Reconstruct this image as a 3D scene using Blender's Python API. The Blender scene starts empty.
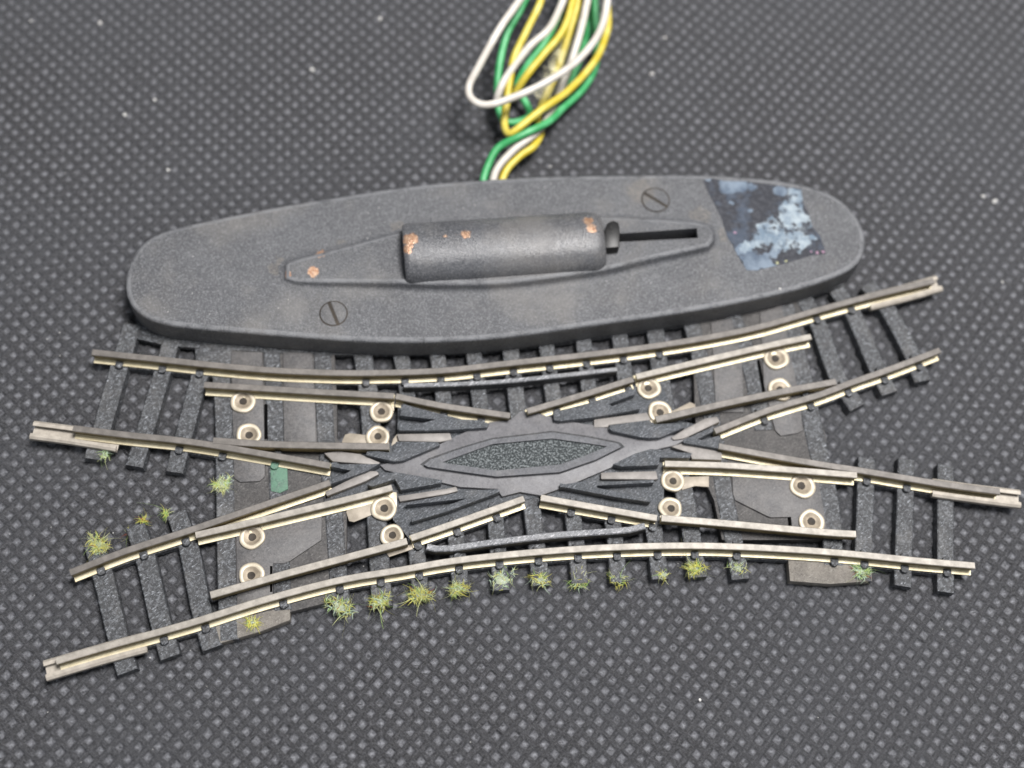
import bpy, bmesh, math, random
import numpy as np
from mathutils import Vector, Matrix

random.seed(7); rng = np.random.default_rng(7)
S = 0.001                                  # everything below is measured in millimetres
SC = bpy.context.scene
COL = SC.collection

# ------------------------------------------------------------------ camera
F, TILT, ROLL, H = 1300.0, 0.416207, 0.119023, 251.0
ct, st, cr, sr = math.cos(TILT), math.sin(TILT), math.cos(ROLL), math.sin(ROLL)
FWD = np.array([0, st, -ct])
_r = np.array([1.0, 0, 0]); _u = np.array([0, ct, st])
RGT = _r*cr + _u*sr; UPV = -_r*sr + _u*cr
def _ray(px, py): return FWD*F + RGT*(px-512) - UPV*(py-384)
_d0 = _ray(512, 384); C0 = _d0*(-H/_d0[2])
CAM = np.array([-C0[0], -C0[1], H])
def W(p, z=0.0):
    """a measured point of the photograph, carried to the plane of height z (mm)"""
    d = _ray(p[0], p[1]); t = (z-H)/d[2]
    return np.array([CAM[0]+d[0]*t, CAM[1]+d[1]*t, z])

cam = bpy.data.cameras.new('camera'); cam_o = bpy.data.objects.new('camera', cam); COL.objects.link(cam_o)
cam.sensor_width = 36; cam.lens = F/1024*36; cam.clip_start = 0.01; cam.clip_end = 20
M3 = Matrix(((RGT[0], UPV[0], -FWD[0]), (RGT[1], UPV[1], -FWD[1]), (RGT[2], UPV[2], -FWD[2])))
cam_o.matrix_world = Matrix.Translation(Vector(CAM*S)) @ M3.to_4x4()
_fp = W((410, 585), 3); cam.dof.use_dof = True
cam.dof.focus_distance = float(np.dot(_fp-CAM, FWD))*S
cam.dof.aperture_fstop = 8
SC.camera = cam_o

# ------------------------------------------------------------------ light
wd = bpy.data.worlds.new('World'); SC.world = wd; wd.use_nodes = True
wb = wd.node_tree.nodes['Background']; wb.inputs['Color'].default_value = (0.82, 0.90, 1.0, 1); wb.inputs['Strength'].default_value = 0.17
def area(name, loc, target, size, sy, power, color):
    l = bpy.data.lights.new(name, 'AREA'); l.shape = 'RECTANGLE'; l.size = size*S; l.size_y = sy*S
    l.energy = power; l.color = color
    o = bpy.data.objects.new(name, l); COL.objects.link(o)
    o.location = Vector(loc)*S
    o.rotation_euler = (Vector(target)-Vector(loc)).to_track_quat('-Z', 'Y').to_euler()
area('ceiling_lamp', (200, 120, 880), (0, 0, 0), 280, 280, 16.0, (1.0, 0.975, 0.96))
area('south_fill', (-60, -760, 620), (0, 0, 0), 700, 450, 1.8, (0.95, 0.96, 1.0))  # added unseen fill, brightens the housing's front wall and bevel
SC.view_settings.view_transform = 'Standard'; SC.view_settings.look = 'None'
SC.view_settings.exposure = 0.0; SC.view_settings.gamma = 1.0

# ------------------------------------------------------------------ materials
class NT:
    def __init__(s, name):
        s.m = bpy.data.materials.new(name); s.m.use_nodes = True
        s.t = s.m.node_tree; s.b = s.t.nodes['Principled BSDF']
        tc = s.t.nodes.new('ShaderNodeTexCoord'); mp = s.t.nodes.new('ShaderNodeMapping')
        mp.inputs['Scale'].default_value = (1/S, 1/S, 1/S)
        s.t.links.new(tc.outputs['Object'], mp.inputs['Vector']); s.co = mp.outputs['Vector']
    def n(s, typ, **kw):
        nd = s.t.nodes.new('ShaderNode'+typ)
        for k, v in kw.items(): setattr(nd, k, v)
        return nd
    def l(s, a, b): s.t.links.new(a, b)
    def noise(s, scale, detail=3, rough=0.6, co=None, dist=0.0):
        nd = s.n('TexNoise'); s.l(co or s.co, nd.inputs['Vector'])
        nd.inputs['Scale'].default_value = scale; nd.inputs['Detail'].default_value = detail
        nd.inputs['Roughness'].default_value = rough; nd.inputs['Distortion'].default_value = dist
        return nd.outputs['Fac']
    def ramp(s, fac, a, b):
        nd = s.n('MapRange'); nd.clamp = True; nd.interpolation_type = 'SMOOTHSTEP'
        s.l(fac, nd.inputs['Value']); nd.inputs['From Min'].default_value = a; nd.inputs['From Max'].default_value = b
        return nd.outputs['Result']
    def math(s, op, a, b=None):
        nd = s.n('Math', operation=op)
        for i, v in enumerate((a, b)):
            if v is None: continue
            if isinstance(v, (int, float)): nd.inputs[i].default_value = v
            else: s.l(v, nd.inputs[i])
        return nd.outputs[0]
    def mix(s, fac, a, b):
        nd = s.n('Mix', data_type='RGBA')
        if isinstance(fac, (int, float)): nd.inputs['Factor'].default_value = fac
        else: s.l(fac, nd.inputs['Factor'])
        for k, v in (('A', a), ('B', b)):
            i = [x for x in nd.inputs if x.name == k and x.type == 'RGBA'][0]
            if isinstance(v, tuple): i.default_value = v if len(v) == 4 else v+(1,)
            else: s.l(v, i)
        return [x for x in nd.outputs if x.type == 'RGBA'][0]
    def spots(s, pts, wobble=0.8, scale=1.2):
        """1 inside irregular blobs; pts = [(xyz mm, radius mm)]"""
        nz = s.n('TexNoise'); s.l(s.co, nz.inputs['Vector']); nz.inputs['Scale'].default_value = scale; nz.inputs['Detail'].default_value = 4
        vm = s.n('VectorMath', operation='MULTIPLY_ADD'); s.l(nz.outputs['Color'], vm.inputs[0])
        vm.inputs[1].default_value = (wobble*2,)*3; s.l(s.co, vm.inputs[2])
        out = None
        for p, r in pts:
            d = s.n('VectorMath', operation='DISTANCE'); s.l(vm.outputs[0], d.inputs[0])
            d.inputs[1].default_value = tuple(float(c)+wobble for c in p)
            k = s.ramp(d.outputs['Value'], r*1.15, r*0.85)
            out = k if out is None else s.math('MAXIMUM', out, k)
        return out
    def bump(s, h, strength=0.5, dist=0.1):
        nd = s.n('Bump'); nd.inputs['Strength'].default_value = strength; nd.inputs['Distance'].default_value = dist*S
        s.l(h, nd.inputs['Height'])
        prev = s.b.inputs['Normal'].links
        if prev: s.l(prev[0].from_socket, nd.inputs['Normal'])
        s.l(nd.outputs['Normal'], s.b.inputs['Normal'])
    def base(s, c):
        if isinstance(c, tuple): s.b.inputs['Base Color'].default_value = c+(1,)
        else: s.l(c, s.b.inputs['Base Color'])
    def set(s, **kw):
        for k, v in kw.items():
            i = s.b.inputs[k.replace('_', ' ')]
            if isinstance(v, (int, float)): i.default_value = v
            else: s.l(v, i)
        return s.m

def plastic(name, a, b, dust=(0.33, 0.35, 0.38), dust_amt=0.63, rough=0.5, grain=2.2, bump=0.5, extra=None):
    t = NT(name)
    c = t.mix(t.ramp(t.noise(0.35, 4), 0.35, 0.65), a, b)
    fine = t.noise(grain, 4, 0.75)
    mp = t.n('Mapping'); mp.inputs['Rotation'].default_value = (0, 0, 0.75); mp.vector_type = 'TEXTURE'; mp.inputs['Scale'].default_value = (2.0, 0.6, 1.0)
    t.l(t.co, mp.inputs['Vector'])
    dash = t.noise(grain*0.9, 3, 0.7, mp.outputs['Vector'])
    c = t.mix(t.math('MULTIPLY', t.ramp(fine, 0.46, 0.64), 0.28), c, dust)
    c = t.mix(t.math('MULTIPLY', t.ramp(dash, dust_amt-0.04, dust_amt+0.08), 0.85), c, dust)
    c = t.mix(t.math('MULTIPLY', t.ramp(fine, 0.46, 0.32), 0.55), c, tuple(x*0.45 for x in a))
    film = t.ramp(t.noise(0.16, 5, 0.65), 0.48, 0.75)
    c = t.mix(t.math('MULTIPLY', film, 0.22), c, (0.22, 0.21, 0.20))
    if extra: c = extra(t, c)
    t.base(c); t.bump(t.math('ADD', fine, t.math('MULTIPLY', dash, 0.8)), min(1, bump*1.2), 0.32)
    return t.set(Roughness=t.math('ADD', t.math('MULTIPLY', t.noise(1.1, 3), 0.3), rough-0.12))

def metal(name, c1, c2, rough=0.32, metallic=0.9, streak=1.0, bump=0.15):
    t = NT(name)
    c = t.mix(t.ramp(t.noise(0.5*streak, 5, 0.7), 0.35, 0.7), c1, c2)
    c = t.mix(t.ramp(t.noise(3.0, 3, 0.7), 0.60, 0.78), c, tuple(x*0.45 for x in c1))
    t.base(c); t.bump(t.noise(2.5, 4, 0.7), bump, 0.08)
    return t.set(Metallic=metallic, Roughness=t.math('ADD', t.math('MULTIPLY', t.noise(0.9, 4), 0.25), rough-0.1))

MT = {}
MT['sleeper'] = plastic('sleeper_plastic', (0.024, 0.025, 0.028), (0.033, 0.035, 0.038), dust_amt=0.62, bump=0.45, grain=1.9)
MT['frog'] = plastic('frog_plastic', (0.038, 0.043, 0.049), (0.052, 0.057, 0.065), grain=2.6, dust_amt=0.58, dust=(0.202, 0.214, 0.236))
MT['worn'] = plastic('worn_frog_plastic', (0.110, 0.108, 0.115), (0.138, 0.137, 0.145), dust=(0.206, 0.204, 0.213), dust_amt=0.66, rough=0.45, grain=2.2, bump=0.2)
MT['border'] = plastic('frog_border_plastic', (0.062, 0.064, 0.073), (0.082, 0.085, 0.094), dust=(0.164, 0.169, 0.184), dust_amt=0.64, rough=0.48, grain=2.4, bump=0.3)
MT['base'] = plastic('base_plastic', (0.041, 0.039, 0.039), (0.059, 0.055, 0.054), dust=(0.166, 0.160, 0.153), dust_amt=0.62, bump=0.5)
MT['plate'] = plastic('slide_plate_metal', (0.070, 0.068, 0.070), (0.092, 0.087, 0.086), dust=(0.200, 0.196, 0.192), dust_amt=0.66, rough=0.5, bump=0.25)
MT['dusty'] = plastic('dusty_plate', (0.13, 0.117, 0.102), (0.20, 0.182, 0.158), dust=(0.28, 0.265, 0.235), dust_amt=0.62, bump=0.6)
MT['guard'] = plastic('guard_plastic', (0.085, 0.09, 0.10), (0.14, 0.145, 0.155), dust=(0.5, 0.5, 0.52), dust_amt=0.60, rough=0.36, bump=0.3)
MT['rail'] = metal('nickel_silver', (0.60, 0.525, 0.345), (0.72, 0.65, 0.47), rough=0.48, metallic=0.3)
MT['web'] = metal('nickel_silver_web_shade', (0.15, 0.12, 0.062), (0.24, 0.195, 0.105), rough=0.5, metallic=0.3)  # rail metal darkened: shade beneath the head put into the web colour
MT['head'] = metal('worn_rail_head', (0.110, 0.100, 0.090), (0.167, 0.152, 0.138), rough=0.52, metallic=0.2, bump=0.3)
MT['sheen_head'] = metal('rail_head_sheen', (0.226, 0.207, 0.180), (0.335, 0.309, 0.270), rough=0.5, metallic=0.2, bump=0.3)  # head metal with a brighter sheen painted into its colour
MT['joiner'] = metal('rail_joiner_metal', (0.319, 0.288, 0.245), (0.444, 0.404, 0.347), rough=0.55, metallic=0.2, bump=0.3)
MT['rivet'] = metal('eyelet_metal', (0.450, 0.396, 0.302), (0.594, 0.531, 0.423), rough=0.46, metallic=0.25, bump=0.25)
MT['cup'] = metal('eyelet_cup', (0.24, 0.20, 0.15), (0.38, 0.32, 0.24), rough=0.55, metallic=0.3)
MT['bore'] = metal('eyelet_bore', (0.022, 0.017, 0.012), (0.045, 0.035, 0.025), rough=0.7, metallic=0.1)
MT['strip'] = metal('contact_strip_metal', (0.185, 0.172, 0.161), (0.237, 0.221, 0.207), rough=0.55, metallic=0.2, bump=0.25)
MT['tab'] = metal('contact_tab_metal', (0.272, 0.236, 0.188), (0.360, 0.316, 0.256), rough=0.55, metallic=0.15)

def _green(t, c):
    return t.mix(t.ramp(t.noise(0.9, 4), 0.3, 0.55), c, (0.10, 0.20, 0.14))
MT['green'] = plastic('green_stained_plastic', (0.06, 0.11, 0.085), (0.08, 0.15, 0.11), dust=(0.32, 0.40, 0.34), extra=_green)
def _pitted():
    t = NT('pitted_frog_floor')
    f = t.noise(2.6, 2, 0.6)
    t.base(t.mix(t.ramp(f, 0.44, 0.68), (0.022, 0.028, 0.030), (0.20, 0.22, 0.225)))
    t.bump(f, 1.0, 0.5); return t.set(Roughness=0.5)
MT['pitted'] = _pitted()

# ------------------------------------------------------------------ mesh helpers
def add_mesh(name, verts, faces, mats, parent=None, mi=None, smooth=False):
    me = bpy.data.meshes.new(name)
    me.from_pydata([tuple(float(c)*S for c in v) for v in verts], [], [list(map(int, f)) for f in faces])
    for m in (mats if isinstance(mats, (list, tuple)) else [mats]): me.materials.append(m)
    if mi is not None: me.polygons.foreach_set('material_index', np.asarray(mi, dtype=np.int32))
    if smooth: me.polygons.foreach_set('use_smooth', np.ones(len(me.polygons), dtype=bool))
    me.update()
    o = bpy.data.objects.new(name, me); COL.objects.link(o)
    if parent: o.parent = parent
    return o

def fix(o, bevel=0.0, seg=2, smooth=False):
    bm = bmesh.new(); bm.from_mesh(o.data)
    bmesh.ops.recalc_face_normals(bm, faces=bm.faces)
    if bevel:
        es = [e for e in bm.edges if len(e.link_faces) == 2 and e.calc_face_angle(0) > 0.5 and max(v.co.z for v in e.verts) > max(v.co.z for v in bm.verts)-1e-3*0.4]
        bmesh.ops.bevel(bm, geom=es, offset=bevel*S, segments=seg, affect='EDGES', profile=0.5, clamp_overlap=True)
    bm.to_mesh(o.data); bm.free()
    if smooth:
        o.data.polygons.foreach_set('use_smooth', np.ones(len(o.data.polygons), dtype=bool))
        o.data.set_sharp_from_angle(angle=math.radians(40))
    return o

def prism_w(name, pts, z1, z0, m, parent=None, bevel=0.12, smooth=True):
    n = len(pts)
    v = [(p[0], p[1], z1) for p in pts]+[(p[0], p[1], z0) for p in pts]
    f = [list(range(n)), list(range(2*n-1, n-1, -1))]+[[i, n+i, n+(i+1) % n, (i+1) % n] for i in range(n)]
    return fix(add_mesh(name, v, f, m, parent), bevel, 2, smooth)
def prism(name, px, z1, z0, m, parent=None, bevel=0.12): return prism_w(name, [W(p, z1) for p in px], z1, z0, m, parent, bevel)

def smooth_path(P, step=2.0, closed=False):
    P = [np.array(p, float) for p in P]; out = []
    n = len(P); rngi = range(n if closed else n-1)
    for i in rngi:
        if closed: a, b, c, d = P[i-1], P[i], P[(i+1) % n], P[(i+2) % n]
        else:
            b, c = P[i], P[i+1]
            a = P[i-1] if i > 0 else 2*b-c
            d = P[i+2] if i+2 < n else 2*c-b
        k = max(1, int(np.linalg.norm(c-b)/step))
        for j in range(k):
            t = j/k
            out.append(0.5*((2*b)+(c-a)*t+(2*a-5*b+4*c-d)*t*t+(3*b-3*c+d-a)*t**3))
    if not closed: out.append(P[-1])
    return out

def sweep(name, path, prof, mats, parent=None, pmi=None, smooth=False):
    """profile [(side offset, z)] carried along a path of xy points; closed caps"""
    path = [np.array(p[:2], float) for p in path]; n = len(path); k = len(prof); V = []
    for i, p in enumerate(path):
        d = path[min(i+1, n-1)]-path[max(i-1, 0)]; d /= np.linalg.norm(d); nrm = np.array([-d[1], d[0]])
        for o_, z in prof: V.append((p[0]+nrm[0]*o_, p[1]+nrm[1]*o_, z))
    Fc = []; mi = []
    for i in range(n-1):
        for j in range(k):
            Fc.append([i*k+j, i*k+(j+1) % k, (i+1)*k+(j+1) % k, (i+1)*k+j]); mi.append(pmi[j] if pmi else 0)
    Fc.append(list(range(k-1, -1, -1))); Fc.append(list(range((n-1)*k, n*k))); mi += [0, 0]
    o = add_mesh(name, V, Fc, mats, parent, mi)
    return fix(o, 0, smooth=smooth)

def tube(name, pts, r, m, parent=None, seg=10, step=1.0):
    P = smooth_path(pts, step); n = len(P); V = []; Fc = []
    up = np.array([0, 0, 1.0])
    for i, p in enumerate(P):
        d = P[min(i+1, n-1)]-P[max(i-1, 0)]; d = d/np.linalg.norm(d)
        a = np.cross(d, up); a /= (np.linalg.norm(a)+1e-9); b = np.cross(a, d)
        for j in range(seg):
            t = 2*math.pi*j/seg; V.append(p+a*math.cos(t)*r+b*math.sin(t)*r)
    for i in range(n-1):
        for j in range(seg): Fc.append([i*seg+j, i*seg+(j+1) % seg, (i+1)*seg+(j+1) % seg, (i+1)*seg+j])
    Fc += [list(range(seg-1, -1, -1)), list(range((n-1)*seg, n*seg))]
    return add_mesh(name, V, Fc, m, parent, smooth=True)

def lathe(name, c, prof, m, parent=None, seg=28, mi=None):
    V = []; Fc = []; k = len(prof)
    for r, z in prof:
        for j in range(seg):
            t = 2*math.pi*j/seg; V.append((c[0]+r*math.cos(t), c[1]+r*math.sin(t), z))
    ml = []
    for i in range(k-1):
        for j in range(seg):
            Fc.append([i*seg+j, i*seg+(j+1) % seg, (i+1)*seg+(j+1) % seg, (i+1)*seg+j]); ml.append(mi[i] if mi else 0)
    Fc += [list(range(seg-1, -1, -1)), list(range((k-1)*seg, k*seg))]; ml += [0, ml[-1]]
    return add_mesh(name, V, Fc, m, parent, ml, smooth=True)

def root(name, loc, label, cat, group=None):
    o = bpy.data.objects.new(name, None); COL.objects.link(o); o.empty_display_size = 0.01
    o['label'] = label; o['category'] = cat
    if group: o['group'] = group
    return o

# ------------------------------------------------------------------ the mat (setting)
def mat_material():
    t = NT('embossed_fabric')
    at = t.n('Attribute'); at.attribute_name = 'pressed'; pr = at.outputs['Fac']
    fib = t.n('TexNoise'); mp = t.n('Mapping'); mp.vector_type = 'TEXTURE'; mp.inputs['Rotation'].default_value = (0, 0, 0.75); mp.inputs['Scale'].default_value = (1, 0.2, 1)
    t.l(t.co, mp.inputs['Vector']); t.l(mp.outputs['Vector'], fib.inputs['Vector']); fib.inputs['Scale'].default_value = 1.1; fib.inputs['Detail'].default_value = 4; fib.inputs['Roughness'].default_value = 0.7
    fib2 = t.n('TexNoise'); mp2 = t.n('Mapping'); mp2.vector_type = 'TEXTURE'; mp2.inputs['Rotation'].default_value = (0, 0, -0.6); mp2.inputs['Scale'].default_value = (1, 0.17, 1)
    t.l(t.co, mp2.inputs['Vector']); t.l(mp2.outputs['Vector'], fib2.inputs['Vector']); fib2.inputs['Scale'].default_value = 1.0; fib2.inputs['Detail'].default_value = 4
    ff = t.math('MAXIMUM', fib.outputs['Fac'], fib2.outputs['Fac'])
    c = t.mix(t.ramp(ff, 0.44, 0.64), (0.0052, 0.0054, 0.0062), (0.062, 0.063, 0.070))
    c2 = t.mix(t.ramp(t.noise(1.7, 4, 0.75), 0.36, 0.62), (0.105, 0.108, 0.119), (0.262, 0.268, 0.292))
    c = t.mix(pr, c, c2)
    gr = t.noise(4.2, 2, 0.8)
    c = t.mix(t.math('MULTIPLY', t.ramp(gr, .5, .7), .3), c, (.25, .245, .25)); c = t.mix(t.math('MULTIPLY', t.ramp(gr, .46, .3), .6), c, (.006, .006, .0065))
    big = t.ramp(t.noise(0.02, 3), 0.35, 0.65)
    c = t.mix(t.math('MULTIPLY', big, 0.25), c, (0.07, 0.074, 0.083))
    t.base(c); t.bump(ff, 1.0, 0.45)
    t.set(Roughness=t.math('SUBTRACT', 0.6, t.math('MULTIPLY', pr, 0.22)))
    t.b.inputs['Specular IOR Level'].default_value = 0.5
    return t.m
MATM = mat_material()
def make_mat():
    th1, th2 = 4.12490736, -0.62239513
    v1 = 0.0102150576*H*np.array([math.cos(th1), math.sin(th1)]); v2 = 0.0103498704*H*np.array([math.cos(th2), math.sin(th2)])
    o0 = W((499, 647.7), 0)[:2]
    A = np.array([v1, v2]).T; Ai = np.linalg.inv(A)
    x0, y0 = W((-60, 384))[0]-10, W((512, 820))[1]-10
    cs = np.array([W(p)[:2] for p in ((-200, -190), (1220, -190), (1220, 930), (-200, 930))])
    lo, hi = cs.min(0), cs.max(0)
    q = (Ai@(cs-o0).T).T
    i0, i1 = int(q[:, 0].min())-1, int(q[:, 0].max())+1; j0, j1 = int(q[:, 1].min())-1, int(q[:, 1].max())+1
    u = np.array([-0.36, -0.285, -0.225, 0.0, 0.225, 0.285, 0.36, 0.5]); N = len(u)
    I, J = np.arange(i0, i1), np.arange(j0, j1)
    U = (I[:, None]+u[None, :]).ravel(); Vv = (J[:, None]+u[None, :]).ravel()
    UU, VV = np.meshgrid(U, Vv, indexing='ij')
    fu = UU-np.floor(UU+0.5); fv = VV-np.floor(VV+0.5)
    jx = rng.normal(0, 0.035, (len(I), len(J))); jy = rng.normal(0, 0.035, (len(I), len(J)))
    js = rng.normal(1, 0.06, (len(I), len(J)))
    rep = lambda a: np.repeat(np.repeat(a, N, 0), N, 1)
    m = np.maximum(np.abs(fu), np.abs(fv))
    near = np.clip((0.38-m)/0.1, 0, 1)
    UU2 = UU+rep(jx)+fu*(rep(js)-1)*near; VV2 = VV+rep(jy)+fv*(rep(js)-1)*near
    wall = np.clip((m-0.22)/(0.315-0.22), 0, 1); wall = wall*wall*(3-2*wall)
    puff = np.maximum(0.24*np.clip(1-((np.abs(fv)-0.5)/0.28)**2, 0, 1), 0.09*np.clip(1-((np.abs(fu)-0.5)/0.28)**2, 0, 1))
    Z = -0.42*(1-wall)+puff*wall-0.10
    Z += rng.normal(0, 0.03, Z.shape)
    XY = UU2[..., None]*v1+VV2[..., None]*v2+o0
    n0, n1 = UU.shape
    Vt = np.concatenate([XY, Z[..., None]], -1).reshape(-1, 3)
    ids = np.arange(n0*n1).reshape(n0, n1)
    Fq = np.stack([ids[:-1, :-1], ids[:-1, 1:], ids[1:, 1:], ids[1:, :-1]], -1).reshape(-1, 4)
    # keep the cells near the photographed area
    cx = Vt[Fq[:, 0], 0]; cy = Vt[Fq[:, 0], 1]
    k = (cx > lo[0]) & (cx < hi[0]) & (cy > lo[1]) & (cy < hi[1]); Fq = Fq[k]
    used = np.unique(Fq); remap = np.full(len(Vt), -1); remap[used] = np.arange(len(used))
    prs = (1-np.clip((m-0.17)/0.13, 0, 1)).reshape(-1)
    Vt = Vt[used]; prs = prs[used]; Fq = remap[Fq]
    # the sheet goes on, plainer, beyond
    R = 700.0; nb = len(Vt)
    Vt = np.concatenate([Vt, np.array([[-R, -R, -0.55], [R, -R, -0.55], [R, R, -0.55], [-R, R, -0.55]])]); prs = np.concatenate([prs, [0.12]*4])
    Fq = np.concatenate([Fq, [[nb, nb+1, nb+2, nb+3]]])
    # winding so that faces look up
    a, b, c = Vt[Fq[0, 0]], Vt[Fq[0, 1]], Vt[Fq[0, 2]]
    if np.cross(b-a, c-a)[2] < 0: Fq[:-1] = Fq[:-1, ::-1]
    me = bpy.data.meshes.new('ground')
    me.vertices.add(len(Vt)); me.vertices.foreach_set('co', (Vt*S).astype(np.float32).ravel())
    me.loops.add(Fq.size); me.loops.foreach_set('vertex_index', Fq.astype(np.int32).ravel())
    me.polygons.add(len(Fq)); me.polygons.foreach_set('loop_start', np.arange(0, Fq.size, 4, dtype=np.int32))
    me.polygons.foreach_set('loop_total', np.full(len(Fq), 4, dtype=np.int32))
    me.polygons.foreach_set('use_smooth', np.ones(len(Fq), dtype=bool))
    at = me.attributes.new('pressed', 'FLOAT', 'POINT'); at.data.foreach_set('value', prs.astype(np.float32))
    me.materials.append(MATM); me.update(calc_edges=True)
    o = bpy.data.objects.new('ground', me); COL.objects.link(o); o['kind'] = 'structure'
    o['label'] = 'dark grey fabric sheet embossed with small pressed diamonds'
    return o
make_mat()

# ------------------------------------------------------------------ the crossing track
TR = root('railway_track', (0, 0, 0), 'black and silver model railway double slip crossing lying on the grey mat', 'model track')
ZS, ZF, ZR = 2.4, 2.45, 5.25               # sleeper top, foot of rail, head of rail

# sleepers: centre line in the photograph, width in mm
SL = [
 ([(132, 324), (122, 357), (110, 398), (93, 459)], 3.7), ([(171, 340), (156, 393), (134, 466)], 3.5), ([(208, 345), (194, 395), (174, 472)], 3.5),
 ([(216, 343), (223, 400), (225, 500), (227, 590), (229, 640)], 3.6),
 ([(271, 346), (274, 400), (276, 450), (279, 520), (283, 610)], 3.4), ([(322, 346), (326, 440), (334, 515), (338, 575), (342, 612)], 3.5),
 ([(362, 348), (370, 412), (378, 540), (382, 606)], 3.9), ([(400, 348), (409, 410), (416, 540), (421, 599)], 3.3),
 ([(436, 348), (443, 395), (455, 525), (461, 593)], 3.3), ([(473, 346), (479, 395), (495, 515), (501, 590)], 3.3),
 ([(510, 343), (516, 395), (533, 515), (541, 585)], 3.5), ([(546, 339), (553, 395), (573, 515), (580, 583)], 3.3),
 ([(583, 334), (590, 395), (612, 515), (619, 582)], 3.3), ([(619, 330), (628, 395), (652, 515), (660, 579)], 3.4),
 ([(655, 325), (664, 395), (686, 500), (698, 577)], 3.7), ([(691, 320), (704, 375), (726, 500), (735, 545), (741, 579)], 3.6),
 ([(732, 315), (751, 365), (764, 430)], 3.9), ([(785, 305), (800, 365), (815, 435), (830, 505), (834, 565)], 4.0),
 ([(803, 296), (820, 327), (839, 380), (858, 407)], 3.8), ([(837, 289), (854, 314), (877, 367), (890, 393)], 3.7), ([(868, 284), (889, 310), (914, 357), (923, 381)], 3.7),
 ([(867, 458), (865, 517), (863, 580)], 3.5), ([(907, 459), (905, 522), (903, 586)], 3.5), ([(946, 465), (946, 527), (946, 592)], 3.4),
 ([(93, 541), (103, 577), (116, 632), (127, 672)], 3.8), ([(135, 526), (145, 557), (160, 622), (170, 657)], 3.8), ([(176, 513), (188, 545), (200, 605), (212, 648)], 3.8),
]
sleepers = []; SLW = []
for i, (pts, w) in enumerate(SL):
    P = [W(p, ZS)[:2] for p in pts]; h = w/2
    P = smooth_path(P, 4)
    zs = ZS-0.03*(i % 4)
    prof = [(-h-0.15, 0.05), (h+0.15, 0.05), (h, zs-0.15), (h-0.2, zs), (-h+0.2, zs), (-h, zs-0.15)]
    o = sweep('sleeper', P, prof, MT['sleeper'], TR)
    sleepers.append(o); SLW.append(P)

# flat bases between the long sleepers
def base(name, px, z1, m, z0=0.1, bevel=0.1): return prism(name, px, z1, z0, m, TR, bevel)
base('base_plate', [(231, 344), (334, 346), (337, 402), (337, 438), (345, 448), (347, 516), (346, 576), (346, 598), (290, 612), (238, 636), (232, 560), (231, 430)], 2.15, MT['base'])
base('base_plate', [(690, 318), (800, 300), (806, 345), (812, 392), (826, 436), (830, 500), (832, 540), (722, 540), (714, 500), (700, 470), (695, 415), (694, 376)], 2.15, MT['base'])
base('frog_base', [(398, 404), (440, 410), (505, 424), (527, 416), (600, 396), (640, 382), (662, 384), (676, 420), (700, 425), (722, 436), (722, 452), (692, 462), (664, 466), (664, 516), (600, 508), (541, 496), (524, 500), (460, 524), (412, 542), (393, 520), (390, 492), (333, 500), (330, 462), (340, 448), (397, 442)], 2.6, MT['frog'])
base('end_plate', [(204, 626), (290, 606), (290, 620), (262, 631), (208, 647)], 2.3, MT['dusty'])
base('end_plate', [(788, 557), (872, 566), (872, 581), (830, 584), (790, 581)], 2.3, MT['dusty'])
base('mounting_ledge', [(136, 322), (138, 339), (170, 346), (200, 348), (260, 352), (333, 355), (409, 354), (482, 352), (555, 344), (627, 334), (700, 323), (760, 311), (800, 301), (845, 285), (840, 270), (700, 295), (500, 325), (300, 325), (180, 318)], 2.25, MT['sleeper'], 1.0)
base('mounting_ledge', [(194, 340), (196, 361), (232, 366), (232, 340)], 2.2, MT['sleeper'], 1.0)

# slide plates
_t = NT('slit_shade'); _t.base((.004, .004, .004)); SLIT_SHADE = _t.set(Roughness=1.0); _t.b.inputs['Specular IOR Level'].default_value = 0
for px in ([(231, 352), (262, 352), (264, 420), (265, 476), (260, 481), (240, 482), (234, 478)],
           [(283, 352), (312, 353), (315, 400), (316, 442), (284, 442)],
           [(760, 312), (782, 305), (790, 352), (800, 400), (803, 430), (798, 433), (781, 436), (775, 430), (764, 385)],
           [(711, 322), (732, 318), (742, 360), (744, 412), (716, 412)]):
    base('slide_plate', px, 2.55, MT['plate'], 1.9)
base('slide_plate', [(236, 533), (322, 514), (321.5, 540), (290, 561), (284, 563.5), (273, 563.5), (273, 592), (270, 603), (237, 608)], 2.6, MT['plate'], 1.9)
base('slide_plate', [(732, 474), (818, 476), (822, 500), (828, 533), (791, 530), (790, 517), (771, 517.5), (767, 516), (735, 500), (733, 494)], 2.6, MT['plate'], 1.9)
for px in ([(270, 566), (272.5, 566), (272.5, 592), (270, 592)], [(264.5, 404), (267.5, 404), (267.5, 438), (264.5, 438)],
           [(757, 360), (760, 360), (766, 395), (763, 395)], [(788.5, 517), (791, 517), (792, 526), (789.5, 526)]):
    base('slot_shade', px, 2.64, SLIT_SHADE, 2.0, 0)  # raised black bars, painting the shade of narrow gaps

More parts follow.
